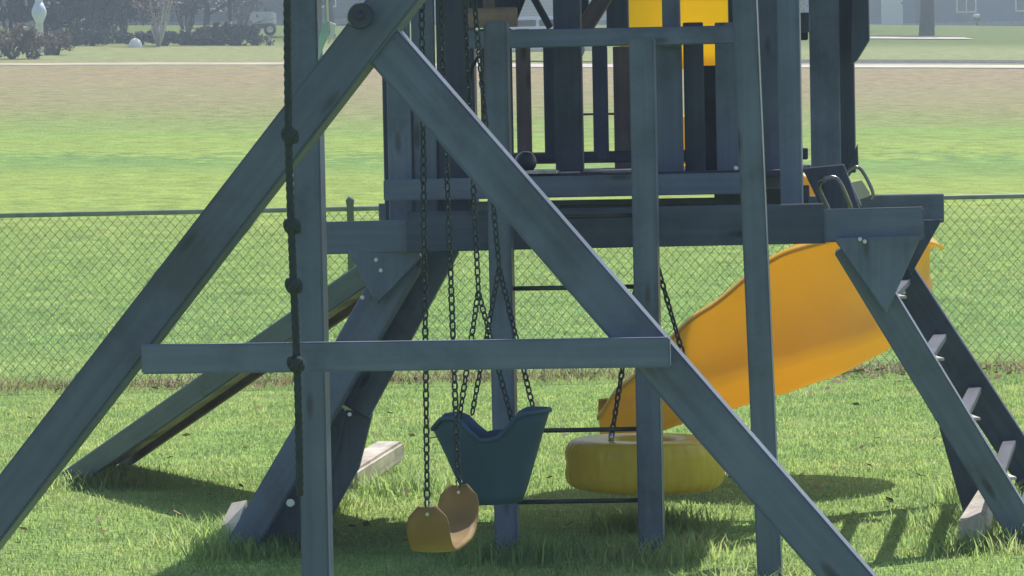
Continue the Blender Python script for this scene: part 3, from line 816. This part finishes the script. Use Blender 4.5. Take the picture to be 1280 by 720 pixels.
def tree(px, D, label, h=9, r=.22, mat=L_GREY, bark=M_BARK, crown=True, low=.35, n=5000, spread=.38, twigs=30, group=None):
    x = xat(px, D); g = Vector((x, D, gz(x, D))); t = thing('tree', label, 'tree', g, group)
    bm = bmesh.new(); top = Vector((random.uniform(-.5, .5), 0, h * .75))
    tp = limb(bm, Vector((0, 0, -.2)), top, r * 1.15, r * .35, 10, .05); tips = []
    for k in range(8):
        s = tp[random.choice([1, 2, 3, 4])]; q = random.uniform(0, 2 * PI)
        e = s + Vector((math.cos(q) * h * spread * random.uniform(.5, 1), math.sin(q) * h * spread * random.uniform(.5, 1), h * random.uniform(.12, .35)))
        lp = limb(bm, s, e, r * .38, r * .08, 6); tips += lp[2:]
    from_bm('trunk', bm, bark, t, Matrix.Translation(g), True)
    bm = bmesh.new()
    for k in range(twigs):
        s = random.choice(tips); e = s + Vector((random.uniform(-1, 1), random.uniform(-1, 1), random.uniform(-.3, 1))) * h * .12
        limb(bm, s, e, r * .07, r * .02, 4)
    from_bm('branches', bm, bark, t, Matrix.Translation(g), True)
    if crown:
        bl = [((g + s)[:], (h * .13,) * 3) for s in random.sample(tips, min(14, len(tips)))] + [((g + top)[:], (h * spread * .8, h * spread * .8, h * .3))]
        leafcloud('crown', bl, n, .10, mat, t, g)
    return t
def shrub(px, D, w, h, label, mat, n=3500, size=.08, bark=M_BARK, group=None, stems=9, low=.0, cat='shrub', yr=1.0):
    x = xat(px, D); g = Vector((x, D, gz(x, D))); t = thing('shrub', label, cat, g, group)
    bm = bmesh.new()
    for k in range(stems):
        q = random.uniform(0, 2 * PI); a = Vector((math.cos(q), math.sin(q), 0)) * min(.03, w * .1)
        b = Vector((math.cos(q) * w * random.uniform(.15, .5), math.sin(q) * w * .3, h * random.uniform(.6, .95)))
        lp = limb(bm, a, b, .045, .012, 5)
        for z in range(3):
            s = random.choice(lp[2:]); limb(bm, s, s + Vector((random.uniform(-1, 1) * w * .2, random.uniform(-.3, .3), h * random.uniform(.1, .3))), .015, .006, 4)
    from_bm('stems', bm, bark, t, Matrix.Translation(g), True)
    bl = [((x + random.uniform(-.35, .35) * w, D + random.uniform(-.3, .3) * yr, g.z + h * random.uniform(low + .12, .85)), (w * .28, .5 * yr, h * .26)) for k in range(8)]
    leafcloud('foliage', bl, n, size, mat, t, g)
    return t
# left group
shrub(22, 116, 2.2, 1.0, 'low tangled brown brush heap at far left of the field', L_TAN, 3500, .06, cat='bush')
shrub(78, 121, 1.0, .7, 'small brown brush beside the white pole', L_TAN, 1600, .06, cat='bush')
shrub(20, 139, 4.5, 6, 'dark leafy shrub at far left behind the brush heap', L_DARK, 9000, .12)
shrub(115, 141, 3.8, 5.2, 'tall dark rounded evergreen shrub right of the white pole', L_DARK, 11000, .11)
shrub(158, 143, 2.6, 4.2, 'grey brown shrub between evergreen and pale bare shrub', L_GREY, 6000, .10)
shrub(205, 137, 2.2, 3.2, 'reddish half bare shrub with pale stems', L_RED, 1500, .06, M_BARKP, stems=16, low=.35)
shrub(140, 150, 5.0, 6.5, 'wide reddish brown thicket behind the dark evergreen', L_RED, 7000, .10)
shrub(310, 165, 4.0, 5, 'misty dark thicket behind the white trailer', L_DARK, 5000, .10, low=.3)
shrub(240, 155, 3.0, 4.5, 'grey misty shrub behind the reddish shrub', L_GREY, 3500, .09, low=.25)
tree(262, 150, 'slim bare tree with dark trunk left of the thin pole', 8, .13, L_GREY, n=2500)
tree(420, 160, 'grey bare tree seen above the left swing leg', 9, .2, L_GREY, n=5000)
tree(80, 165, 'tall grey brown tree rising behind the dark evergreen', 11, .25, L_GREY, n=8000)
tree(1163, 168, 'bare tree with short dark trunk on the right lawn', 9, .33, L_GREY, n=4000)
tree(1035, 185, 'tree with grey crown behind the right side of the fort', 10, .25, L_GREY, n=5000)
# low dark hedge
for i, (px, w, lb_) in enumerate(((95, 4.2, 'low dark hedge section at foot of the evergreen'), (215, 3.6, 'low dark hedge section under the reddish shrub'), (300, 4.2, 'low dark hedge section under the thin dark pole'))):
    shrub(px, 137 + i, w, .55 + .32 * (i == 2), lb_, L_DARK, 8000, .06, stems=4, cat='hedge', group=None, yr=.6)
# poles
def polething(px, D, r0, h, mat, name, label, cat, collar=None):
    x = xat(px, D); g = Vector((x, D, gz(x, D))); t = thing(name, label, cat, g)
    tube('pole', [g - ZZ * .1, g + ZZ * h], r0, mat, t, 12)
    if collar:
        z, rr, hh = collar
        pts = [g + ZZ * (z - hh), g + ZZ * (z - hh * .2), g + ZZ * (z + hh * .2), g + ZZ * (z + hh)]
        tube('collar', pts, [r0 * 1.02, rr, rr, r0 * 1.02], mat, t, 12)
    else:
        tube('cap', [g + ZZ * h, g + ZZ * (h + .12)], [r0 * 1.5, r0 * .5], mat, t, 10)
    return t
polething(57, 124, .13, 6, plain('pale_blue_paint', (.60, .70, .92), .5, scale=1), 'utility_pole', 'pale blue white pole with swollen collar at far left', 'pole', (1.35, .25, .34))
polething(295, 148, .07, 7, M_BLACK, 'lamp_post', 'thin dark pole between slim tree and white trailer', 'pole')
# white trailer
def bbox(name, c, s, mat, parent, rot=0, bevel=.02):
    bm = bmesh.new(); bmesh.ops.create_cube(bm, size=1)
    for v in bm.verts: v.co = Vector((v.co.x * s[0], v.co.y * s[1], v.co.z * s[2]))
    if bevel: bmesh.ops.bevel(bm, geom=bm.edges[:], offset=bevel, segments=2, affect='EDGES')
    return from_bm(name, bm, mat, parent, Matrix.Translation(c) @ Matrix.Rotation(rot, 4, 'Z'))
def wheel(c, r, parent, nm='wheel'):
    bm = bmesh.new(); bmesh.ops.create_cone(bm, cap_ends=True, segments=24, radius1=r, radius2=r, depth=.2)
    bmesh.ops.bevel(bm, geom=[e for e in bm.edges], offset=.03, segments=2, affect='EDGES')
    w = from_bm(nm, bm, M_BLACK, parent, Matrix.Translation(c) @ Matrix.Rotation(R(90), 4, 'X'), True)
    bm = bmesh.new(); bmesh.ops.create_cone(bm, cap_ends=True, segments=16, radius1=r * .55, radius2=r * .5, depth=.03)
    from_bm('rim', bm, M_STEEL, w, Matrix.Translation(c + Vector((0, -.11, 0))) @ Matrix.Rotation(R(90), 4, 'X'))
x = xat(336, 158); g = Vector((x, 158, gz(x, 158)))
tr = thing('utility_trailer', 'white box trailer parked behind the hedge left of the rope', 'trailer', g)
M_VAN = plain('white_vehicle_paint', (.62, .66, .70), .35, var=.05)
bbox('body', g + Vector((0, 0, .78)), (1.0, 2.2, .5), M_VAN, tr)
bbox('chassis', g + Vector((0, 0, .42)), (1.0, 2.1, .1), M_BLACK, tr)
for s in (-.35, .35): wheel(g + Vector((s, -1.0, .27)), .27, tr)
bbox('tail_light', g + Vector((-.45, -1.11, .6)), (.08, .03, .12), plain('red_lens', (.5, .03, .02), .3), tr)
# small white dome tent
x = xat(176, 135.2); g = Vector((x, 135.2, gz(x, 135.2)))
bm = bmesh.new(); bmesh.ops.create_uvsphere(bm, u_segments=20, v_segments=12, radius=1)
for v in bm.verts: v.co = Vector((v.co.x * .26, v.co.y * .26, max(-.05, v.co.z * .34)))
o = from_bm('garden_cloche', bm, M_WHITE, None, Matrix.Translation(g), True); tag(o, 'small white rounded cover on grass beside the reddish shrub', 'cover')
# right: small dark post with white cap
x = xat(1226, 222); g = Vector((x, 222, gz(x, 222)))
mb = thing('mailbox', 'small dark mailbox with white top on the far right lawn', 'mailbox', g)
tube('pole', [g, g + ZZ * .35], .05, M_BLACK, mb); bbox('box', g + ZZ * .45, (.34, .4, .22), M_BLACK, mb)
bm = bmesh.new(); bmesh.ops.create_cone(bm, cap_ends=True, segments=20, radius1=.2, radius2=.2, depth=.46)
from_bm('lid', bm, M_WHITE, mb, Matrix.Translation(g + ZZ * .6) @ Matrix.Rotation(R(90), 4, 'X') @ Matrix.Scale(.6, 4, (0, 1, 0)), True)

# houses
M_GLASS = plain('window_glass', (.05, .07, .10), .12, var=.3)
M_ROOF = plain('shingle', (.11, .11, .12), .9, scale=2)
def siding(name, c):
    m, nt, ns, L = newmat(name)
    g = N(ns, 'ShaderNodeNewGeometry'); s = N(ns, 'ShaderNodeSeparateXYZ'); L.new(g.outputs['Position'], s.inputs[0])
    w = N(ns, 'ShaderNodeMath', operation='MULTIPLY'); w.inputs[1].default_value = 5.5; L.new(s.outputs['Z'], w.inputs[0])
    f = N(ns, 'ShaderNodeMath', operation='FRACT'); L.new(w.outputs[0], f.inputs[0])
    n = N(ns, 'ShaderNodeTexNoise'); n.inputs['Scale'].default_value = .7; L.new(g.outputs['Position'], n.inputs[0])
    ad = N(ns, 'ShaderNodeMath', operation='MULTIPLY_ADD'); ad.inputs[1].default_value = .25; L.new(f.outputs[0], ad.inputs[0]); L.new(n.outputs[0], ad.inputs[2])
    rp = ramp(ns, [(.35, tuple(x * .75 for x in c)), (.8, tuple(x * 1.2 for x in c))]); L.new(ad.outputs[0], rp.inputs[0])
    b = N(ns, 'ShaderNodeBsdfPrincipled'); b.inputs['Roughness'].default_value = .8; L.new(rp.outputs[0], b.inputs[0])
    o = N(ns, 'ShaderNodeOutputMaterial'); L.new(b.outputs[0], o.inputs[0]); return m
def house(px, D, w, label, c, doors=(), wins=(), white=()):
    x = xat(px, D); g = Vector((x, D, gz(x, D))); t = thing('house', label, 'house', g)
    dp = 8; wh = 3.0
    bbox('wall', g + Vector((0, dp / 2, wh / 2 - .3)), (w, dp, wh + .6), siding('siding_' + str(px), c), t, bevel=0)
    e = w / 2 + .5
    bm = bmesh.new(); z0, z1 = wh - .02, wh + 2.4
    pr = [(-e, -.5, z0), (e, -.5, z0), (e, dp + .5, z0), (-e, dp + .5, z0), (-e, dp / 2, z1), (e, dp / 2, z1)]
    vs = [bm.verts.new(Vector(p)) for p in pr]
    for f in ((0, 1, 5, 4), (2, 3, 4, 5), (0, 4, 3), (1, 2, 5), (0, 3, 2, 1)): bm.faces.new([vs[i] for i in f])
    rf = from_bm('roof', bm, M_ROOF, t, Matrix.Translation(g))
    bbox('chimney', g + Vector((w * .3, dp / 2, wh + 2.3)), (.7, .7, 1.4), plain('brick', (.25, .12, .09), .9), rf)
    for wx in wins:
        f = bbox('window', g + Vector((wx, -.03, 1.45)), (1.3, .08, 1.3), M_WHITE, t, bevel=.01)
        for s in (-.3, .3): bbox('pane', g + Vector((wx + s, -.075, 1.45)), (.52, .02, 1.1), M_GLASS, f, bevel=0)
    for wx in doors:
        d = bbox('door', g + Vector((wx, -.03, 1.0)), (.95, .08, 2.05), M_BARK, t, bevel=.01)
        bbox('handle', g + Vector((wx + .35, -.09, 1.0)), (.05, .05, .14), M_STEEL, d, bevel=0)
    for wx, ww in white: bbox('garage_door', g + Vector((wx, -.04, 1.1)), (ww, .08, 2.2), M_VAN, t, bevel=.01)
    bbox('foundation', g + Vector((0, -.02, .05)), (w + .04, .1, .3), plain('concrete', (.3, .3, .29), .9), t, bevel=0)
    return t
house(1190, 238, 17, 'grey blue house with pale garage panel on the far right', (.10, .14, .22), doors=(-1.6,), wins=(1.2, 5.0), white=((-3.6, 1.4),))
house(300, 196, 15, 'long pale blue grey house behind the trailer', (.14, .17, .22), doors=(.8,), wins=(-4.6, -1.4, 4.8))
house(700, 205, 16, 'light grey house seen between the fort boards', (.50, .50, .50), doors=(3.5,), wins=(-4.5, 0.6))
house(-40, 190, 12, 'dark grey house at far left behind the shrubs', (.12, .14, .15), doors=(-2,), wins=(1.5, 4))
# white car on the road seen through the boards
x = xat(672, 116.5); g = Vector((x, 116.5, gz(x, 116.5)))
car = thing('parked_car', 'white car parked beside the road, glimpsed between the fort slats', 'car', g)
bm = bmesh.new()
prof = [(-2.1, .3), (-2.15, .7), (-1.9, .85), (-1.1, .92), (-.6, 1.38), (.8, 1.40), (1.5, .95), (2.05, .88), (2.15, .6), (2.1, .3)]
A = [bm.verts.new(Vector((a_, -.85 if b_ < 1 else -.68, b_))) for a_, b_ in prof]; B = [bm.verts.new(Vector((a_, .85 if b_ < 1 else .68, b_))) for a_, b_ in prof]
bm.faces.new(A); bm.faces.new(B[::-1])
for i in range(len(prof)): j = (i + 1) % len(prof); bm.faces.new((A[j], A[i], B[i], B[j]))
bmesh.ops.recalc_face_normals(bm, faces=bm.faces[:]); bmesh.ops.bevel(bm, geom=bm.edges[:], offset=.04, segments=2, affect='EDGES')
from_bm('body', bm, M_VAN, car, Matrix.Translation(g))
for s in (-1.3, 1.3): wheel(g + Vector((s, -.78, .32)), .32, car)
bbox('window', g + Vector((-.25, -.78, 1.13)), (.7, .04, .28), M_GLASS, car, bevel=.01); bbox('window', g + Vector((.55, -.78, 1.13)), (.7, .04, .28), M_GLASS, car, bevel=.01)
# haze in the air, also added to lift the darks like lens glare
hb = bmesh.new(); bmesh.ops.create_cube(hb, size=1)
for v in hb.verts: v.co = Vector((v.co.x * 240, v.co.y * 330, v.co.z * 60))
m, nt, ns, L = newmat('glare_haze')
vs_ = N(ns, 'ShaderNodeVolumeScatter'); vs_.inputs['Density'].default_value = .0017; vs_.inputs['Anisotropy'].default_value = .35
vs_.inputs['Color'].default_value = (.66, .84, 1, 1)
o = N(ns, 'ShaderNodeOutputMaterial'); L.new(vs_.outputs[0], o.inputs['Volume'])
hz = from_bm('haze', hb, m, None, Matrix.Translation((0, 160, 22))); hz['kind'] = 'structure'
# wood behind everything
bl = []
for i in range(70):
    x = -75 + 150 * i / 69; D = 275 + random.uniform(-6, 10)
    bl.append(((x, D, gz(x, D) + random.uniform(1.5, 6)), (3.2, 3, random.uniform(3, 6))))
o = leafcloud('far_wood', bl, 60000, .42, L_GREY, None, Vector((0, 232, 8)))
o['kind'] = 'stuff'; tag(o, 'hazy grey wood rising behind the houses', 'wood')

# ------------------------------------------------------------------ light
w = bpy.data.worlds.new('World'); sc.world = w; w.use_nodes = True
nt = w.node_tree; nt.nodes.clear()
sky = nt.nodes.new('ShaderNodeTexSky'); sky.sky_type = 'NISHITA'; sky.sun_disc = False
S = Vector((.30, .66, 1)).normalized()
el = math.asin(S.z); az = math.atan2(S.x, S.y)
sky.sun_elevation = el; sky.sun_rotation = az; sky.dust_density = 1.5; sky.air_density = 1.2
bg = nt.nodes.new('ShaderNodeBackground'); bg.inputs[1].default_value = .145
ou = nt.nodes.new('ShaderNodeOutputWorld'); nt.links.new(sky.outputs[0], bg.inputs[0]); nt.links.new(bg.outputs[0], ou.inputs[0])
sd = bpy.data.lights.new('sun', 'SUN'); sd.energy = 5.0; sd.angle = R(.53); sd.color = (1, .955, .88)
so = bpy.data.objects.new('sun', sd); col.objects.link(so)
so.matrix_basis = Matrix.Translation((0, 0, 20)) @ S.to_track_quat('Z', 'Y').to_matrix().to_4x4()
sc.view_settings.view_transform = 'Standard'; sc.view_settings.look = 'None'; sc.view_settings.exposure = 0
